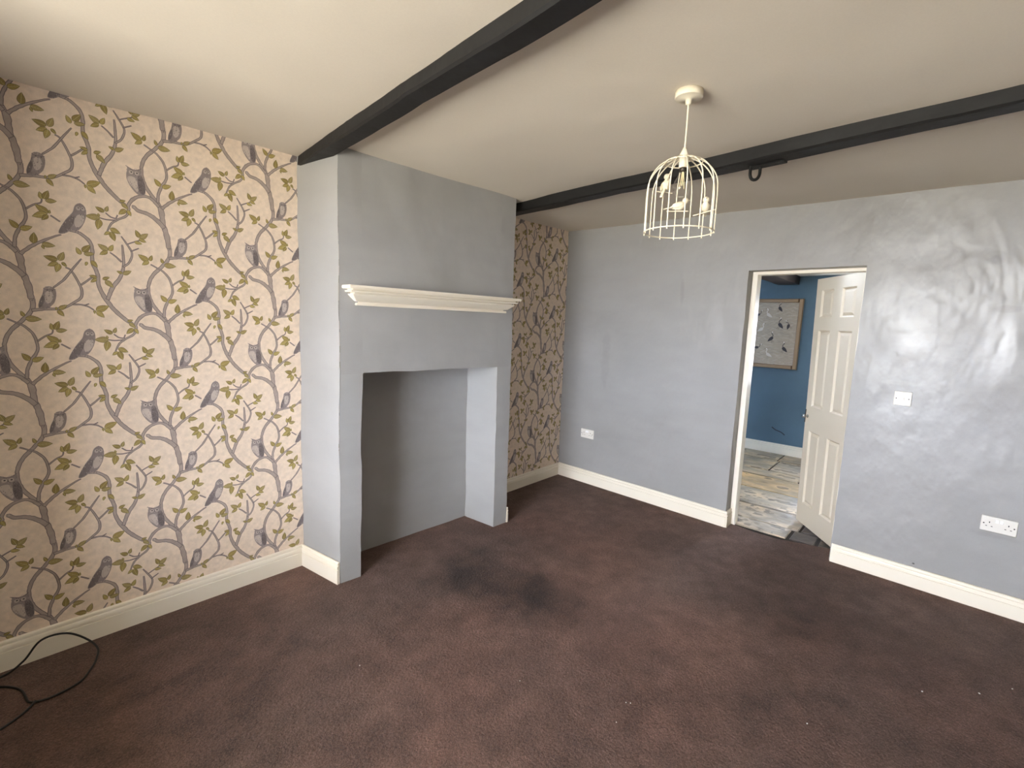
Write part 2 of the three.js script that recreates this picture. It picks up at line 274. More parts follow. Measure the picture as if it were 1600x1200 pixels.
// ---------------------------------------------------------------- floor, ceiling, walls
{
  const s = new THREE.Shape([[-0.02, -0.02], [1.70, 0.07], [1.70, -0.012], [1.75, -0.004], [1.86, 0.012], [1.98, 0.02], [2.06, 0.008], [2.13, -0.012], [2.26, -0.05], [2.39, -0.095], [2.39, 0.1], [4.3, 0.2], [4.3, 4.68], [-0.02, 4.68]].map((p) => new THREE.Vector2(p[0], -p[1])));
  const g = new THREE.ExtrudeGeometry(s, { depth: 0.012, bevelEnabled: false }); g.rotateX(-Math.PI / 2); g.translate(0, -0.012, 0);
  const p = g.attributes.position, uv = g.attributes.uv;
  for (let i = 0; i < p.count; i++) uv.setXY(i, (p.getX(i) - CX0) / (CX1 - CX0), (p.getZ(i) - CZ0) / (CZ1 - CZ0));
  struct('floor', g, carpet);
  struct('floor_base', box(-0.3, 4.6, -0.3, -0.014, -0.02, 5.1), std({ color: 0x6b6258, roughness: 0.9 }));
}
{
  const q = (x, z) => V(x, ceilY(x, z), z), bend = (p) => { p.y += 0.006 * vn3(p.x * 1.4, 3.1, p.z * 1.4) + 0.003 * vn3(p.x * 4, 7, p.z * 4); };
  const up = (p) => V(p.x, p.y + 0.2, p.z), c = [q(-0.02, -0.02), q(4.3, 0.18), q(4.3, 4.7), q(-0.02, 4.7)];
  struct('ceiling', [patch(c[0], c[1], c[2], c[3], 0.12, (p) => [p.x, p.z], bend), hexa(c.map((p) => V(p.x, p.y + 0.03, p.z)).reverse(), c.map(up).reverse())], ceilPaint);
}
{
  const paper = (p) => [(3.369 - p.z) / PW, (p.y - 1.042) / PH];
  struct('wall_left', [patch(V(0, -0.02, 4.7), V(0, -0.02, -0.3), V(VL * 2.46, 2.46, -0.3), V(VL * 2.46, 2.46, 4.7), 10, paper), box(-0.3, -0.012, -0.1, 2.6, -0.3, 5.1)], wallpaper);
}
// the wall with the doorway
const DOOR = { x0: 1.682, x1: 2.383, h: 1.963 };
{
  const T = -0.235, piece = (x0, x1, y0, y1) => {
    const f = [FAR(x0, y0), FAR(x1, y0), FAR(x1, y1), FAR(x0, y1)], b = f.map((p) => V(p.x, p.y, W * p.x + T + 0.015));
    const wave = (p) => { const e = 0.004 * vn3(p.x * 3, p.y * 3, 5) + 0.002 * vn3(p.x * 9, p.y * 9, 2); if (p.z > W * p.x - 0.05) p.z += e; p.x += 0.0025 * vn3(p.x * 2, p.y * 8, 9); };
    return [patch(f[0], f[1], f[2], f[3], 0.06, null, wave), patch(b[1], b[0], b[3], b[2]), patch(b[0], f[0], f[3], b[3], 0.06, null, wave), patch(f[1], b[1], b[2], f[2], 0.06, null, wave), patch(f[3], f[2], b[2], b[3], 0.06, null, wave), patch(b[0], b[1], f[1], f[0], 0.06, null, wave)];
  };
  const gs = [...piece(-0.02, DOOR.x0, -0.02, 2.5), ...piece(DOOR.x1, 4.3, -0.02, 2.5), ...piece(DOOR.x0, DOOR.x1, DOOR.h, 2.5)];
  for (const g of gs) { const p = g.attributes.position, n = g.attributes.normal, uv = g.attributes.uv; for (let i = 0; i < p.count; i++) if (Math.abs(n.getZ(i)) > 0.7) uv.setXY(i, p.getX(i), p.getY(i)); }
  struct('wall_far', gs, farPaint);
}
struct('wall_right', box(4.25, 4.6, -0.1, 2.6, 0, 5.1), wallPaint);
{
  const { x0, x1, sill, h, z0, z1 } = OPEN;
  struct('wall_back', [box(-0.3, x0, -0.1, 2.6, z0, z1), box(x1, 4.6, -0.1, 2.6, z0, z1), box(x0, x1, h, 2.6, z0, z1), box(x0, x1, -0.1, sill, z0, z1)], wallPaint);  // the last box is the added low wall that blocks light low down
  struct('wall_bay_left', box(0.3, 0.6, -0.1, 2.6, z1, 6.0), wallPaint);
  struct('wall_bay_right', box(3.7, 4.0, -0.1, 2.6, z1, 6.0), wallPaint);
  struct('ceiling_bay', box(0.6, 3.7, 2.36, 2.6, z1, 6.0), ceilPaint);
  struct('floor_bay', box(0.6, 3.7, -0.3, -0.001, z1 + 0.05, 6.0), std({ color: 0x5d4840, roughness: 1, bumpMap: tiled(speckle, 0.3), bumpScale: 0.004 }));
  const w = WIN, b = 6.06;
  struct('wall_bay', [box(0.3, w.x0, -0.1, 2.6, w.zin, b), box(w.x1, 4.0, -0.1, 2.6, w.zin, b), box(w.x0, w.x1, -0.1, w.y0, w.zin, b), box(w.x0, w.x1, w.y1, 2.6, w.zin, b)], wallPaint);
}
const pane = phys({ color: 0xffffff, transmission: 1, thickness: 0, roughness: 0.02, ior: 1.5 });
function windowUnit(name, { x0, x1, y0, y1 }, z) {
  const g = new THREE.Group(); g.name = name; g.userData.kind = 'structure'; g.position.set(0, 0, z); scene.add(g);
  const f = 0.06, xm = (x0 + x1) / 2, ym = lerp(y0, y1, 0.66);
  add('window_frame', [box(x0, x0 + f, y0, y1, -0.03, 0.04), box(x1 - f, x1, y0, y1, -0.03, 0.04), box(x0 + f, x1 - f, y0, y0 + f, -0.03, 0.04), box(x0 + f, x1 - f, y1 - f, y1, -0.03, 0.04)], creamGloss, g);
  add('mullion', box(xm - 0.025, xm + 0.025, y0 + f, y1 - f, -0.02, 0.03), creamGloss, g);
  for (const [a, b] of [[x0 + f, xm - 0.025], [xm + 0.025, x1 - f]]) {
    add('glazing_bar', box(a, b, ym - 0.018, ym + 0.018, -0.015, 0.025), creamGloss, g);
    for (const [c, d] of [[y0 + f, ym - 0.018], [ym + 0.018, y1 - f]]) add('pane', patch(V(a, c, 0.005), V(b, c, 0.005), V(b, d, 0.005), V(a, d, 0.005)), pane, g);
  }
  return g;
}
windowUnit('window_1', WIN, WIN.zglass);
windowUnit('window_2', KWIN, KWIN.zglass);

// chimney breast with the plastered fireplace recess
const CH = { A: V(0, 0, 2.644), B: V(0.3687, 0, 2.6004), C: V(0.4479, 0, 1.2786), D: V(0, 0, 1.31), bt: V(0.022, 0, 0.006), ct: V(-0.009, 0, 0.01) };
const onFront = (z, y) => {                                           // point on the breast's front face
  const k = y / H, b = CH.B.clone().addScaledVector(CH.bt, k), c = CH.C.clone().addScaledVector(CH.ct, k), t = (z - b.z) / (c.z - b.z);
  return V(lerp(b.x, c.x, t), y, z);
};
{
  const top = 2.44, k = top / H, At = V(VL * top, top, 2.644), Bt = CH.B.clone().addScaledVector(CH.bt, k).setY(top), Ct = CH.C.clone().addScaledVector(CH.ct, k).setY(top), Dt = V(0, top, 1.31);
  const oh0 = 1.214, oh1 = 1.206, L0 = 2.478, L1 = 2.468, R0 = 1.41, R1 = 1.421, f = onFront;
  const wob = (p) => { const a = 0.0045, s = 5; const dx = a * vn3(p.x * s, p.y * s, p.z * s) + 0.0022 * vn3(p.x * 17, p.y * 17, p.z * 17), dz = a * vn3(p.x * s + 40, p.y * s, p.z * s) + 0.0022 * vn3(p.x * 17 + 9, p.y * 17, p.z * 17), dy = (p.y > 1 && p.y < 1.5 ? 1 : 0) * 0.004 * vn3(p.x * 7 + 80, 1, p.z * 7); p.x += dx; p.z += dz; p.y += dy; };
  const P = (a, b, c, d) => patch(a, b, c, d, 0.035, null, wob), y0 = -0.01;
  const bl0 = V(0.1, y0, 2.462), bl1 = V(0.1, oh0, 2.452), br0 = V(0.142, y0, 1.424), br1 = V(0.142, oh1, 1.434), fl0 = f(L0, y0), fl1 = f(L1, oh0), fr0 = f(R0, y0), fr1 = f(R1, oh1), B0 = CH.B.clone().setY(y0), C0 = CH.C.clone().setY(y0);
  const Bm = f(2.601, oh0), Cm = f(1.283, oh1);
  struct('wall_chimney', [
    P(CH.A.clone().setY(y0), B0, Bt, At), P(B0, fl0, fl1, Bm), P(fr0, C0, Cm, fr1), P(Bm, fl1, f(2.47, top), Bt), P(fl1, fr1, f(1.425, top), f(2.47, top)), P(fr1, Cm, Ct, f(1.425, top)),
    P(C0, CH.D.clone().setY(y0), Dt, Ct), P(bl0, br0, br1, bl1), P(fl0, bl0, bl1, fl1), P(br0, fr0, fr1, br1), P(bl1, br1, fr1, fl1)], wallPaint);
}

// ---------------------------------------------------------------- skirting boards
const skirt = (h = 0.128, t = 0.017) => [[0, 0], [t, 0], [t, h * 0.64], [t - 0.005, h * 0.655], [t - 0.005, h * 0.69], [t, h * 0.705], [t, h * 0.77], [t - 0.002, h * 0.83], [t - 0.008, h * 0.86], [t - 0.008, h * 0.9], [t - 0.004, h * 0.915], [t - 0.005, h * 0.97], [t - 0.009, h], [0, h]];
function skirting(name, from, to, h) {                                // from -> to with the room on the left-hand side when looking along it
  const d = to.clone().sub(from), l = d.length(), x = V(d.z, 0, -d.x).normalize().negate();
  const g = extrude(skirt(h), l);
  const z = V().crossVectors(x, V(0, 1, 0)), start = z.dot(d) > 0 ? from : to;
  g.applyMatrix4(new THREE.Matrix4().makeBasis(x, V(0, 1, 0), z).setPosition(start.x, -0.004, start.z));
  return struct(name, g, creamGloss);
}
skirting('baseboard_left', V(0.001, 0, 4.45), V(0.001, 0, 2.65), 0.134);
skirting('baseboard_chimney', V(0.012, 0, 2.646), V(0.3645, 0, 2.603), 0.134);
skirting('baseboard_recess', V(0.001, 0, 1.31), V(0.001, 0, 0.012), 0.124);
skirting('baseboard_breast', V(0.452, 0, 1.277), V(0.02, 0, 1.307), 0.124);
skirting('baseboard_far', V(0.012, 0, 0.003), V(1.69, 0, 0.088), 0.13);
skirting('baseboard_reveal', V(1.683, 0, 0.1), V(1.683, 0, -0.01), 0.13);
skirting('baseboard_door', V(2.388, 0, 0.124), V(4.25, 0, 0.219), 0.128);
skirting('baseboard_right', V(4.249, 0, 0.22), V(4.249, 0, 4.45), 0.128);

// ---------------------------------------------------------------- door lining and door
{
  const t = 0.03, d0 = -0.1, d1 = -0.195, { x0, x1, h } = DOOR;
  const post = (a, b, y0, y1) => hexa([FAR(a, y0, d0), FAR(b, y0, d0), FAR(b, y0, d1), FAR(a, y0, d1)], [FAR(a, y1, d0), FAR(b, y1, d0), FAR(b, y1, d1), FAR(a, y1, d1)], null, 10);
  const g = new THREE.Group(); g.name = 'trim_1'; g.userData.kind = 'structure'; scene.add(g);
  add('door_jamb', post(x0 + 0.002, x0 + 0.002 + t + 0.006, -0.01, h - 0.022), creamGloss, g);
  add('door_jamb', post(x1 - 0.012, x1 + 0.02, -0.01, h - 0.022), creamGloss, g);
  add('door_head', post(x0 + 0.002, x1 + 0.02, h - 0.022, h - 0.001), creamGloss, g);
}
{
  // leaf in its own axes: x from the free edge to the hinges, y up, z towards the lounge; racked out of square
  const w = 0.56, hgt = 1.945, th = 0.036, rack = -0.05, d = V(0.593, 0, 0.805);
  const root = new THREE.Group(); root.name = 'door_1'; root.userData.kind = 'structure'; scene.add(root);
  root.matrixAutoUpdate = true; root.position.set(2.0707, 0.008, -0.5197); root.rotation.y = Math.atan2(-d.z, d.x);
  const lean = (g) => { const p = g.attributes.position; for (let i = 0; i < p.count; i++) p.setX(i, p.getX(i) + rack * p.getY(i) * (1 - 0.55 * p.getX(i) / w)); g.computeVertexNormals(); return g; };
  const cols = [[0.07, 0.222], [0.322, 0.476]], rows = [[0.165, 0.75], [0.945, 1.545], [1.645, 1.855]];
  const xs = [0, cols[0][0], cols[0][1], cols[1][0], cols[1][1], w], ys = [0, rows[0][0], rows[0][1], rows[1][0], rows[1][1], rows[2][0], rows[2][1], hgt];
  const body = [];
  for (let i = 0; i < 5; i++) for (let j = 0; j < 7; j++) { if ((i === 1 || i === 3) && j % 2 === 1) continue; body.push(box(xs[i], xs[i + 1], ys[j], ys[j + 1], -th / 2, th / 2)); }
  const flat = (g) => toCreasedNormals(g, 0.35);
  add('leaf', lean(flat(clean(body))), creamMatt, root);
  const bev = (a, b, c, e, za, zb, m) => {                            // sloping ring from the outline (at za) to the outline inset by m (at zb)
    const o = [V(a, c, za), V(b, c, za), V(b, e, za), V(a, e, za)], n = [V(a + m, c + m, zb), V(b - m, c + m, zb), V(b - m, e - m, zb), V(a + m, e - m, zb)];
    return [0, 1, 2, 3].map((i) => patch(o[i], o[(i + 1) % 4], n[(i + 1) % 4], n[i]));
  };
  for (const [a, b] of cols) for (const [c, e] of rows) {
    const gs = [];
    for (const s of [1, -1]) {
      const f = s * th / 2;
      gs.push(...bev(a, b, c, e, f, f - s * 0.013, 0.012), ...bev(a + 0.012, b - 0.012, c + 0.012, e - 0.012, f - s * 0.013, f - s * 0.004, 0.02));
      gs.push(patch(V(a + 0.032, c + 0.032, f - s * 0.004), V(b - 0.032, c + 0.032, f - s * 0.004), V(b - 0.032, e - 0.032, f - s * 0.004), V(a + 0.032, e - 0.032, f - s * 0.004)));
    }
    add('door_panel', lean(flat(clean(gs))), creamMatt, root);
  }
  const hd = new THREE.Group(); hd.name = 'door_handle'; hd.position.set(rack * 0.86, 0.86, 0); root.add(hd);
  add('latch_plate', box(-0.0025, 0.006, -0.055, 0.05, -th / 2 - 0.002, th / 2 + 0.003), dullMetal, hd);
  for (const s of [1, -1]) {
    const k = lathe([[0, 0], [0.013, 0], [0.013, 0.003], [0.005, 0.006], [0.005, 0.018], [0.012, 0.024], [0.015, 0.032], [0.011, 0.04], [0, 0.042]], 18); k.rotateX(s * Math.PI / 2);
    add('knob', at(k, 0.035, 0.0, s * th / 2), chrome, hd);
  }
}

// ---------------------------------------------------------------- black ceiling beams
function beam(label, b, m, width, depth, x0, x1) {
  const q = (x, dz, y) => V(x, y, b + m * x + dz), wob = (p) => { const s = 1.6; p.y += 0.006 * vn3(p.x * s, 4, p.z * 6) + 0.002 * vn3(p.x * 9, p.y * 12, 3); p.z += 0.006 * vn3(p.x * 2.2, p.y * 9, 8) + 0.0025 * vn3(p.x * 11, p.y * 14, 6); };
  const lo = (x) => ceilY(x, b) - depth, hi = (x) => ceilY(x, b) + 0.06, c = 0.008;
  const ring = (x) => [q(x, 0, hi(x)), q(x, 0, lo(x) + c), q(x, -c, lo(x)), q(x, -width + c, lo(x)), q(x, -width, lo(x) + c), q(x, -width, hi(x))];
  const gs = []; const n = 48;
  for (let i = 0; i < n; i++) { const r = ring(lerp(x0, x1, i / n)), s = ring(lerp(x0, x1, (i + 1) / n)); for (let k = 0; k < 5; k++) gs.push(patch(r[k], s[k], s[k + 1], r[k + 1], 0.1, (p) => [p.x, p.y + p.z], wob)); }
  const m2 = add(numbered('ceiling_beam'), clean(gs), blackPaint);
  m2.userData = { label, category: 'beam', group: 'black ceiling beams' };
  return m2;
}
beam('black painted timber ceiling beam meeting the corner of the chimney breast', 2.6413, 0.1323, 0.09, 0.045, 0.0, 4.25);
beam('black painted timber ceiling beam with an iron hook, between lamp and door wall', 1.1376, 0.1497, 0.1027, 0.0625, 0.0, 4.25);
{
  const h = thing('iron_hook', 'black iron loop hook hanging under the ceiling beam', 'hook', [2.03, 2.315, 1.365]);
  const u = V(0.917, 0, -0.4), pts = [];
  for (const [s, y] of [[-0.021, 0.03], [-0.021, -0.02], [-0.02, -0.045], [-0.012, -0.062], [0, -0.067], [0.012, -0.062], [0.02, -0.045], [0.021, -0.02], [0.021, 0.03]]) pts.push(V(u.x * s, y, u.z * s));
  add('loop', tube(pts, 0.0072, 40, 10), blackPaint, h);
  add('bracket', at(new RoundedBoxGeometry(0.16, 0.012, 0.05, 2, 0.003), 0.05, -0.004, -0.004, 0, -0.15), blackPaint, h);
}

// ---------------------------------------------------------------- mantel shelf
{
  const m = thing('mantel_shelf', 'cream moulded mantel shelf with stepped edge on the chimney breast', 'mantel', [0, 0, 0]);
  const zl = 2.492, zr = 1.388, yb = 1.588;
  const prof = [[0.0, 0], [0.018, 0], [0.021, 0.006], [0.018, 0.014], [0.004, 0.015], [0.004, 0.021], [0.024, 0.023], [0.03, 0.028], [0.042, 0.038], [0.056, 0.051], [0.062, 0.06], [0.046, 0.061], [0.046, 0.067], [0.076, 0.068], [0.08, 0.076], [0.064, 0.08], [0.064, 0.086], [0.092, 0.086], [0.096, 0.095], [0.092, 0.104], [0, 0.104]];
  const ring = ([d, dy]) => { const y = yb + dy, a = onFront(zl + d, y), b = onFront(zr - d, y), n = V(0.998, 0, 0.06); return [a.clone().addScaledVector(n, -0.02), a.clone().addScaledVector(n, d), b.clone().addScaledVector(n, d), b.clone().addScaledVector(n, -0.02)]; };
  const parts = { bead: [0, 5], bed_moulding: [5, 12], fillet: [12, 16], shelf_edge: [16, 20] };
  for (const [name, [i0, i1]] of Object.entries(parts)) {
    const gs = [];
    for (let i = i0; i < i1; i++) { const r = ring(prof[i]), s = ring(prof[i + 1]); for (let k = 0; k < 3; k++) gs.push(patch(r[k], r[k + 1], s[k + 1], s[k])); }
    add(name, clean(gs), creamGloss, m);
  }
}

// ---------------------------------------------------------------- birdcage pendant lamp
const cageWire = std({ color: 0xf0e6cf, roughness: 0.4 });
{
  const P = thing('pendant_light', 'cream wire birdcage pendant lamp with small birds hanging from the ceiling', 'lamp', [2.0144, 0, 2.1443]);
  const cy = ceilY(2.0144, 2.1443);
  add('ceiling_rose', at(lathe([[0, 0.004], [0.048, 0.004], [0.048, -0.02], [0.046, -0.024], [0.012, -0.026], [0.0095, -0.043], [0.005, -0.046], [0, -0.046]], 40), 0, cy, 0), creamPlastic, P);
  add('flex', tube([V(0, cy - 0.04, 0), V(0.0012, 2.27, 0.001), V(0, 2.17, 0)], 0.0032, 16, 8), cageWire, P);
  add('lamp_holder', at(lathe([[0, 0.036], [0.006, 0.036], [0.008, 0.03], [0.016, 0.014], [0.017, 0.004], [0.019, 0.002], [0.019, -0.002], [0.016, -0.004], [0.0165, -0.032], [0.014, -0.034], [0, -0.034]], 28), 0, 2.145, 0), creamPlastic, P);
  const bulb = add('bulb', at(lathe([[0.0115, 0], [0.0125, -0.012], [0.016, -0.024], [0.026, -0.042], [0.0315, -0.06], [0.03, -0.077], [0.022, -0.09], [0.01, -0.097], [0, -0.098]], 32), 0, 2.108, 0), phys({ color: 0xffffff, transmission: 1, thickness: 0, roughness: 0.02, ior: 1.45 }), P);
  add('cap', at(lathe([[0, 0.006], [0.0125, 0.006], [0.0128, -0.012], [0, -0.012]], 24), 0, 2.11, 0), dullMetal, bulb);
  const fil = [tube([V(0, 2.1, 0), V(0, 2.05, 0)], 0.0025, 4, 6)];
  for (let k = 0; k < 4; k++) { const a = k * Math.PI / 2 + 0.4; fil.push(tube([V(0.004 * Math.cos(a), 2.095, 0.004 * Math.sin(a)), V(0.011 * Math.cos(a), 2.04, 0.011 * Math.sin(a))], 0.0014, 4, 6)); }
  add('filament', clean(fil), std({ color: 0xf0dfb4, roughness: 0.4 }), bulb);
  const R = 0.123, yb = 1.885, ys = 2.035, yt = 2.149, n = 14, r0 = 0.018;
  const cage = new THREE.Group(); cage.name = 'cage'; P.add(cage);
  for (let k = 0; k < n; k++) {
    const a = (k + 0.3) / n * Math.PI * 2, c = Math.cos(a), s = Math.sin(a), pts = [V(R * c, yb - 0.008, R * s), V(R * c, 1.95, R * s), V(R * c, ys - 0.02, R * s)];
    for (let i = 1; i <= 6; i++) { const t = i / 6 * Math.PI / 2; const rr = Math.max(r0, R * Math.cos(t)); pts.push(V(rr * c, ys + (yt - ys) * Math.sin(t), rr * s)); }
    add('wire', tube(pts, 0.0023, 28, 6), cageWire, cage);
  }
  const ringAt = (r, y) => { const t = new THREE.TorusGeometry(r, 0.0024, 6, 64); t.rotateX(Math.PI / 2); t.translate(0, y, 0); return t; };
  add('bottom_ring', ringAt(R, yb), cageWire, cage);
  add('dome_ring', ringAt(0.066, ys + (yt - ys) * Math.sin(Math.acos(0.066 / R))), cageWire, cage);
  add('top_ring', ringAt(r0, yt), cageWire, cage);
  const rt = V(0.917, 0, -0.4), bk = V(-0.4, 0, -0.917), pos = (s, b, y) => V(0, y, 0).addScaledVector(rt, s).addScaledVector(bk, b);
  const perch = (s0, s1, b0, b1, y) => add('perch', tube([pos(s0, b0, y), pos((s0 + s1) / 2, (b0 + b1) / 2, y), pos(s1, b1, y)], 0.0022, 6, 6), cageWire, cage);
  perch(-0.094, -0.034, 0.079, 0.118, 2.054); perch(0.05, 0.121, 0.112, 0.02, 1.966); perch(-0.05, 0.03, 0.112, 0.119, 1.985);
  const bird = (at3, yaw, pitch) => {                                 // body axis along +x, tail behind
    const L = new THREE.SphereGeometry(1, 20, 14), p = L.attributes.position;
    for (let i = 0; i < p.count; i++) { const x = p.getX(i), t = (x + 1) / 2, k = lerp(0.35, 1, sm(clamp(t * 1.8))) ; p.setXYZ(i, x * 0.03, p.getY(i) * 0.0165 * k + (x > 0 ? x * x * 0.006 : 0), p.getZ(i) * 0.0155 * k); }
    L.computeVertexNormals();
    const head = at(new THREE.SphereGeometry(0.0118, 16, 12), 0.026, 0.0165, 0), beak = at(new THREE.ConeGeometry(0.0036, 0.011, 8), 0.0405, 0.0165, 0, 0, 0, -Math.PI / 2);
    const tail = at(new RoundedBoxGeometry(0.036, 0.004, 0.012, 2, 0.0018), -0.04, -0.004, 0, 0, 0, 0.12), w = [1, -1].map((s) => { const g = new THREE.SphereGeometry(1, 14, 10); g.scale(0.021, 0.01, 0.004); return at(g, -0.006, 0.002, s * 0.0135, 0, 0, 0.15); });
    const o = new THREE.Group(); o.name = 'bird'; o.position.copy(at3); o.rotation.set(0, yaw, pitch, 'YXZ'); P.add(o);
    add('body', clean([L, head]), cageWire, o); add('beak', beak, cageWire, o); add('tail', tail, cageWire, o); add('wing', w[0], cageWire, o); add('wing', w[1], cageWire, o);
  };
  const yaw = Math.atan2(0.4, 0.917);
  bird(pos(-0.058, 0.1, 2.081), yaw + 1.0, 0.95); bird(pos(-0.006, 0.113, 2.004), yaw + 0.15, 0.12); bird(pos(0.09, 0.064, 1.984), yaw - 1.6, 0.25);
}

// ---------------------------------------------------------------- sockets and switch on the far wall
function faceplate(name, label, category, x, y, group, roll = 0) {
  const o = thing(name, label, category, FAR(x, y).toArray(), group);
  o.quaternion.copy(farTurn).multiply(new THREE.Quaternion().setFromEuler(new THREE.Euler(0, 0, roll)));
  return o;
}
function doubleSocket(label, x, y, roll) {
  const o = faceplate('double_socket', label, 'socket', x, y, 'wall sockets', roll);
  add('plate', at(new RoundedBoxGeometry(0.146, 0.086, 0.012, 3, 0.004), 0, 0, 0.006), whitePlastic, o);
  for (const s of [-1, 1]) {
    add('rocker', at(new RoundedBoxGeometry(0.014, 0.019, 0.006, 2, 0.002), s * 0.0085, 0.022, 0.013, 0.12), phys({ color: 0xffffff, roughness: 0.25 }), o);
    const cx = s * 0.038;
    add('earth_hole', box(cx - 0.002, cx + 0.002, 0.006, 0.0145, 0.0115, 0.0124), darkHole, o);
    for (const e of [-1, 1]) add('pin_hole', box(cx + e * 0.011 - 0.0034, cx + e * 0.011 + 0.0034, -0.014, -0.0105, 0.0115, 0.0124), darkHole, o);
    const sc = new THREE.CylinderGeometry(0.0036, 0.0036, 0.001, 14); sc.rotateX(Math.PI / 2);
    add('screw', at(sc, s * 0.0605, 0.001, 0.0122), dullMetal, o);
  }
  return o;
}
doubleSocket('white double wall socket between the papered recess and the doorway', 0.345, 0.487, 0);
doubleSocket('white double wall socket low on the wall below the light switch', 3.142, 0.506, 0.0);
{
  const o = faceplate('light_switch', 'square white light switch on the grey wall beside the door', 'switch', 2.649, 1.156);
  add('plate', at(new RoundedBoxGeometry(0.086, 0.086, 0.011, 3, 0.004), 0, 0, 0.0055), whitePlastic, o);
  add('rocker', at(new RoundedBoxGeometry(0.012, 0.02, 0.006, 2, 0.002), 0.004, 0, 0.012, 0.14), phys({ color: 0xffffff, roughness: 0.25 }), o);
  for (const s of [-1, 1]) { const sc = new THREE.CylinderGeometry(0.0034, 0.0034, 0.001, 14); sc.rotateX(Math.PI / 2); add('screw', at(sc, s * 0.0302, 0, 0.0112), dullMetal, o); }
}

// ---------------------------------------------------------------- black cable lying by the skirting
{
  const pts = [[0.1, 0.005, 4.05], [0.12, 0.005, 3.96], [0.143, 0.005, 3.927], [0.184, 0.005, 3.897], [0.224, 0.005, 3.881], [0.275, 0.005, 3.874], [0.31, 0.006, 3.87], [0.332, 0.008, 3.857], [0.345, 0.007, 3.805], [0.316, 0.005, 3.72], [0.265, 0.005, 3.684], [0.188, 0.005, 3.65], [0.13, 0.018, 3.638], [0.082, 0.05, 3.666], [0.081, 0.112, 3.734], [0.08, 0.117, 3.808], [0.07, 0.045, 3.867], [0.06, 0.008, 3.92], [0.06, 0.005, 4.05]];
  const o = thing('cable', 'thin black cable lying in a loose loop by the skirting', 'cable');
  add('cord', tube(pts.map((p) => V(...p)), 0.0042, 160, 8), std({ color: 0x121110, roughness: 0.5 }), o);
  add('cord', tube([V(0.43, 0.005, 4.02), V(0.414, 0.005, 3.948), V(0.372, 0.005, 3.885), V(0.335, 0.011, 3.85)], 0.0042, 24, 8), std({ color: 0x121110, roughness: 0.5 }), o);
}
for (const [x, z, s] of [[1.033, 2.875, 4], [1.6, 2.447, 3.5], [1.991, 2.232, 4], [2.006, 2.222, 4], [2.012, 2.348, 3.5], [2.564, 1.822, 5], [2.899, 1.263, 6], [3.086, 1.096, 6], [3.198, 0.95, 5]]) {
  const g = new THREE.IcosahedronGeometry(s / 2000, 1); g.scale(1.3, 0.7, 1); g.rotateY(x * 9);
  const m = add(numbered('crumb'), at(g, x, s / 3200, z), whitePlastic); m.userData = { label: 'tiny white crumb lying on the brown carpet', category: 'crumb', group: 'white crumbs on the carpet' };
}

// ---------------------------------------------------------------- kitchen beyond the doorway
const bluePaint = (() => {
  const t = texture(1024, 1024, (u, v, i, j) => { const b = fbm(u, v, 5, 5, 5, 303), k = 1 + 0.09 * b + 0.03 * (hash3(i, j, 44) - 0.5); return [78 * k, 104 * k, 121 * k]; });
  return std({ map: tiled(t, 2.1), bumpMap: tiled(undulate, 1.3), bumpScale: 0.006, roughness: 0.6 });
})();
{
  const { x0, x1, y0, y1 } = KWIN, z0 = -3.12, z1 = -2.78;
  struct('wall_kitchen', [box(-0.8, x0, -0.15, 2.5, z0, z1), box(x1, 4.6, -0.15, 2.5, z0, z1), box(x0, x1, -0.15, y0, z0, z1), box(x0, x1, y1, 2.5, z0, z1)], bluePaint);
  struct('wall_kitchen_left', box(-0.8, -0.5, -0.15, 2.5, z1, -0.24), bluePaint);
  struct('wall_kitchen_right', box(4.2, 4.6, -0.15, 2.5, z1, 0), bluePaint);
  struct('ceiling_kitchen', box(-0.8, 4.6, 2.195, 2.5, z1 - 0.05, -0.24), std({ color: 0xf3efe6, roughness: 0.9 }));
  skirting('baseboard_kitchen', V(-0.5, 0, -2.779), V(4.2, 0, -2.779), 0.13);
  const m = add('kitchen_beam', box(1.2, 1.425, 2.1, 2.22, -2.79, -0.22, 0.08, (p) => { p.y += 0.006 * vn3(p.x * 5, p.y * 5, p.z * 3); p.x += 0.006 * vn3(p.x * 4 + 7, p.y * 6, p.z * 3); }), std({ color: 0x2b2122, roughness: 0.55 }));
  m.userData = { label: 'dark brown ceiling beam in the blue room through the doorway', category: 'beam' };
  // dark scuff on the blue wall
  const sc = add('wall_scuff', tube([V(1.298, 0.325, -2.778), V(1.34, 0.297, -2.778), V(1.369, 0.288, -2.778), V(1.41, 0.275, -2.778), V(1.452, 0.246, -2.778)], 0.006, 20, 5), std({ color: 0x2a2f36, roughness: 0.8 }));
  sc.scale.z = 1; sc.userData = { label: 'dark scuff mark low on the blue wall', category: 'mark' };
}
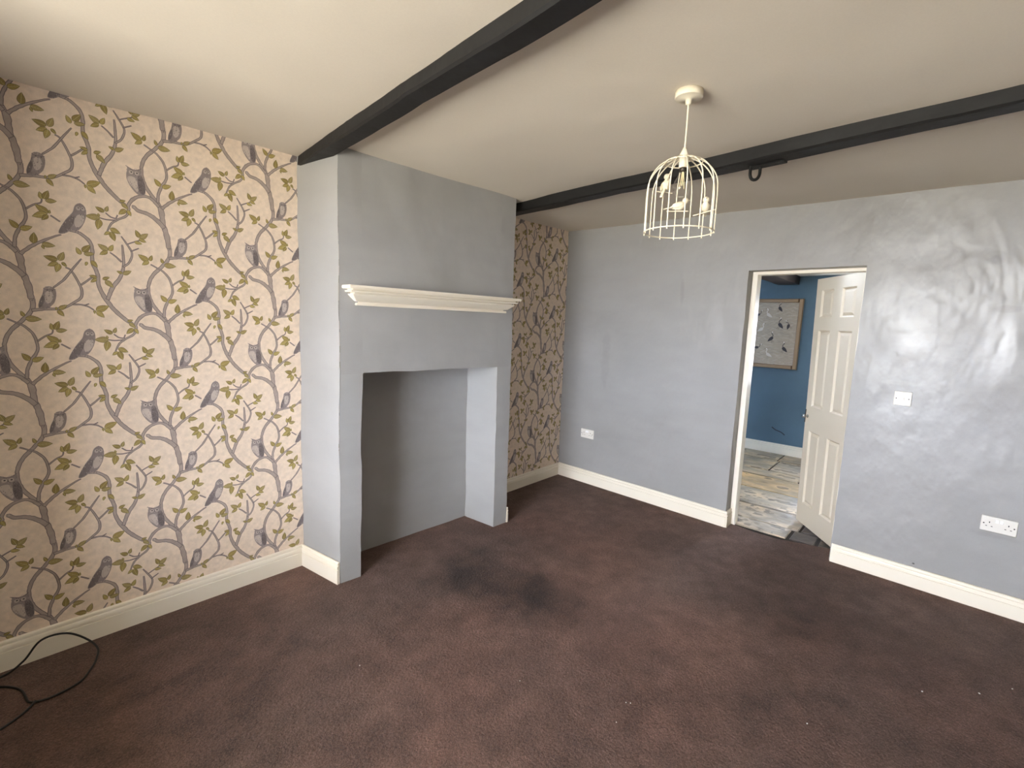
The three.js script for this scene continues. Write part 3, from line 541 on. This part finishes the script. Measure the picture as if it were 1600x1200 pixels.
{
  // flagstones
  const root = new THREE.Group(); root.name = 'floor_kitchen'; root.userData.kind = 'structure'; scene.add(root);
  add('mortar_bed', box(-0.5, 4.2, -0.3, -0.014, -2.8, -0.04), std({ color: 0x2e2822, roughness: 0.9, bumpMap: tiled(speckle, 0.3), bumpScale: 0.003 }), root);
  const stone = (r, g, b, s) => {
    const t = texture(512, 512, (u, v, i, j) => { const a = fbm(u, v, 3, 4, 6, s), c = fbm(u, v, 5, 8, 5, s + 50), d = fbm(u, v, 20, 20, 3, s + 90), k = 1 + 0.3 * a + 0.3 * c - 0.35 * step(0.05, 0.35, d) * step(-0.15, 0.3, a) - 0.4 * step(0.25, 0.4, c) + 0.08 * (hash3(i, j, s) - 0.5), y = 20 * a; return [(r + y) * k, (g + y * 0.4) * k, (b - y * 0.5) * k]; });
    return std({ map: tiled(t, 0.9), bumpMap: tiled(undulate, 0.4), bumpScale: 0.01, roughness: 0.36 });
  };
  const mats = [stone(196, 180, 156, 11), stone(204, 184, 152, 23), stone(180, 168, 150, 37), stone(218, 186, 136, 51), stone(96, 86, 78, 67)];  // the dark last one stands for shade on the floor
  const rows = [[-0.05, -0.262, 0.42], [-0.262, -0.637, 0.95], [-0.637, -1.13, 0.9], [-1.13, -1.62, 1.0], [-1.62, -1.89, 0.7], [-1.89, -2.4, 0.9], [-2.4, -2.79, 0.7]];
  rows.forEach(([z1, z0, len], r) => {
    let x = -0.5 + rnd() * 0.3, i = 0;
    if (r === 0) x = -0.35; if (r === 2) x = 0.22; if (r === 3) x = 0.05;
    while (x < 4.2) {
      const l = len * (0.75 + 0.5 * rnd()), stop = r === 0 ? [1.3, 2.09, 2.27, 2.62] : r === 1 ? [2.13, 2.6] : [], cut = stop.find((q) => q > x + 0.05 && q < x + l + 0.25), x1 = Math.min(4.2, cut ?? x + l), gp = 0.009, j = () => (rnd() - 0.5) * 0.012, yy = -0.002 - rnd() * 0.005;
      const lo = [V(x + gp + j(), -0.03, z1 - gp), V(x1 - gp + j(), -0.03, z1 - gp), V(x1 - gp + j(), -0.03, z0 + gp), V(x + gp + j(), -0.03, z0 + gp)], c = 0.006;
      const mid = lo.map((p) => V(p.x, yy - c, p.z)), top = [V(mid[0].x + c, yy, mid[0].z - c), V(mid[1].x - c, yy, mid[1].z - c), V(mid[2].x - c, yy, mid[2].z + c), V(mid[3].x + c, yy, mid[3].z + c)];
      const gs = [patch(top[0], top[1], top[2], top[3], 10, (p) => [p.x + r * 0.37, p.z + i * 0.21])];
      for (let k = 0; k < 4; k++) { const n = (k + 1) % 4; gs.push(patch(lo[k], lo[n], mid[n], mid[k]), patch(mid[k], mid[n], top[n], top[k])); }
      const yellow = r === 3 && x < 1.45 && x1 > 1.3;
      add('flagstone', clean(gs), mats[yellow ? 3 : r < 2 && x > 2.05 && x < 2.6 ? 4 : Math.floor(rnd() * 3)], root);  // darker stones beside the door leaf paint in its shadow
      x = x1; i++;
    }
  });
}
{
  // framed print of birds
  const x0 = 0.87, x1 = 1.5, y0 = 1.07, y1 = 1.93, f = 0.05;
  const o = thing('framed_picture', 'framed picture of white and dark wading birds on the blue wall', 'picture', [0, 0, -2.775]);
  const wood = std({ color: 0x9b8163, roughness: 0.5, bumpMap: tiled(undulate, 0.2), bumpScale: 0.002 });
  const rail = (a, b, c, d) => { const s = [V(a, c, 0), V(b, c, 0), V(b, d, 0), V(a, d, 0)], k = Math.min(0.008, (b - a) / 3), t = [V(a + k, c + k, 0.03), V(b - k, c + k, 0.03), V(b - k, d - k, 0.03), V(a + k, d - k, 0.03)]; return hexa(s, t); };
  add('frame_rail', rail(x0, x0 + f, y0, y1), wood, o); add('frame_rail', rail(x1 - f, x1, y0, y1), wood, o); add('frame_rail', rail(x0 + f, x1 - f, y0, y0 + f), wood, o); add('frame_rail', rail(x0 + f, x1 - f, y1 - f, y1), wood, o);
  const c = document.createElement('canvas'); c.width = 530; c.height = 760;
  const g = c.getContext('2d'), W2 = 530, H2 = 760;
  g.fillStyle = '#b0a28f'; g.fillRect(0, 0, W2, H2);
  for (let i = 0; i < 900; i++) { g.fillStyle = ['rgba(150,140,128,.25)', 'rgba(204,194,178,.25)', 'rgba(176,160,140,.25)'][i % 3]; g.beginPath(); g.ellipse(rnd() * W2, rnd() * H2, 8 + rnd() * 40, 2 + rnd() * 7, rnd() - 0.5, 0, 7); g.fill(); }
  const wader = (x, y, s, dark, flip, tilt) => {                      // a plain long-necked bird
    g.save(); g.translate(x, y); g.rotate(tilt); g.scale(flip ? -s : s, s);
    g.strokeStyle = dark ? '#4a4644' : '#8b857e'; g.lineWidth = 2.5; g.beginPath(); g.moveTo(-4, 20); g.lineTo(-8, 62); g.moveTo(6, 20); g.lineTo(10, 60); g.stroke();
    g.fillStyle = dark ? '#37343a' : '#cfc8be'; g.beginPath(); g.moveTo(-52, 26); g.quadraticCurveTo(-20, -20, 14, -22); g.quadraticCurveTo(34, -10, 22, 10); g.quadraticCurveTo(0, 30, -52, 26); g.fill();
    g.strokeStyle = dark ? '#55504f' : '#d8d2c8'; g.lineWidth = 9; g.beginPath(); g.moveTo(18, -12); g.quadraticCurveTo(40, -30, 26, -52); g.quadraticCurveTo(20, -66, 36, -72); g.stroke();
    g.fillStyle = '#e4dfd6'; g.beginPath(); g.arc(37, -73, 8, 0, 7); g.fill(); g.fillStyle = '#5a5048'; g.beginPath(); g.moveTo(43, -76); g.lineTo(66, -70); g.lineTo(43, -70); g.fill();
    g.restore();
  };
  wader(330, 70, 0.85, true, true, 0.5); wader(210, 150, 0.9, false, true, 0.2); wader(350, 270, 1.0, true, true, 0.45); wader(440, 280, 0.8, true, false, -0.9); wader(265, 440, 0.95, true, false, -0.35); wader(140, 330, 0.9, false, false, -0.1); wader(420, 560, 0.95, true, true, 0.35); wader(250, 640, 0.9, false, true, 0.1); wader(110, 560, 0.8, true, false, 0.4); wader(90, 150, 0.8, true, false, 0.2);
  const t = new THREE.CanvasTexture(c); t.colorSpace = THREE.SRGBColorSpace;
  const a = x0 + f - 0.002, b = x1 - f + 0.002, d = y0 + f - 0.002, e = y1 - f + 0.002;
  add('print', patch(V(a, d, 0.012), V(b, d, 0.012), V(b, e, 0.012), V(a, e, 0.012), 10, (p) => [(p.x - a) / (b - a), (p.y - d) / (e - d)]), std({ map: t, roughness: 0.35 }), o);
}

// ---------------------------------------------------------------- garden outside the windows
struct('ground_outside', [box(-30, 30, -0.5, -0.3, 6.06, 40), box(-30, 30, -0.5, -0.3, -40, -3.12)], std({ color: 0x7d7a5f, roughness: 1 }));

renderer.render(scene, camera);
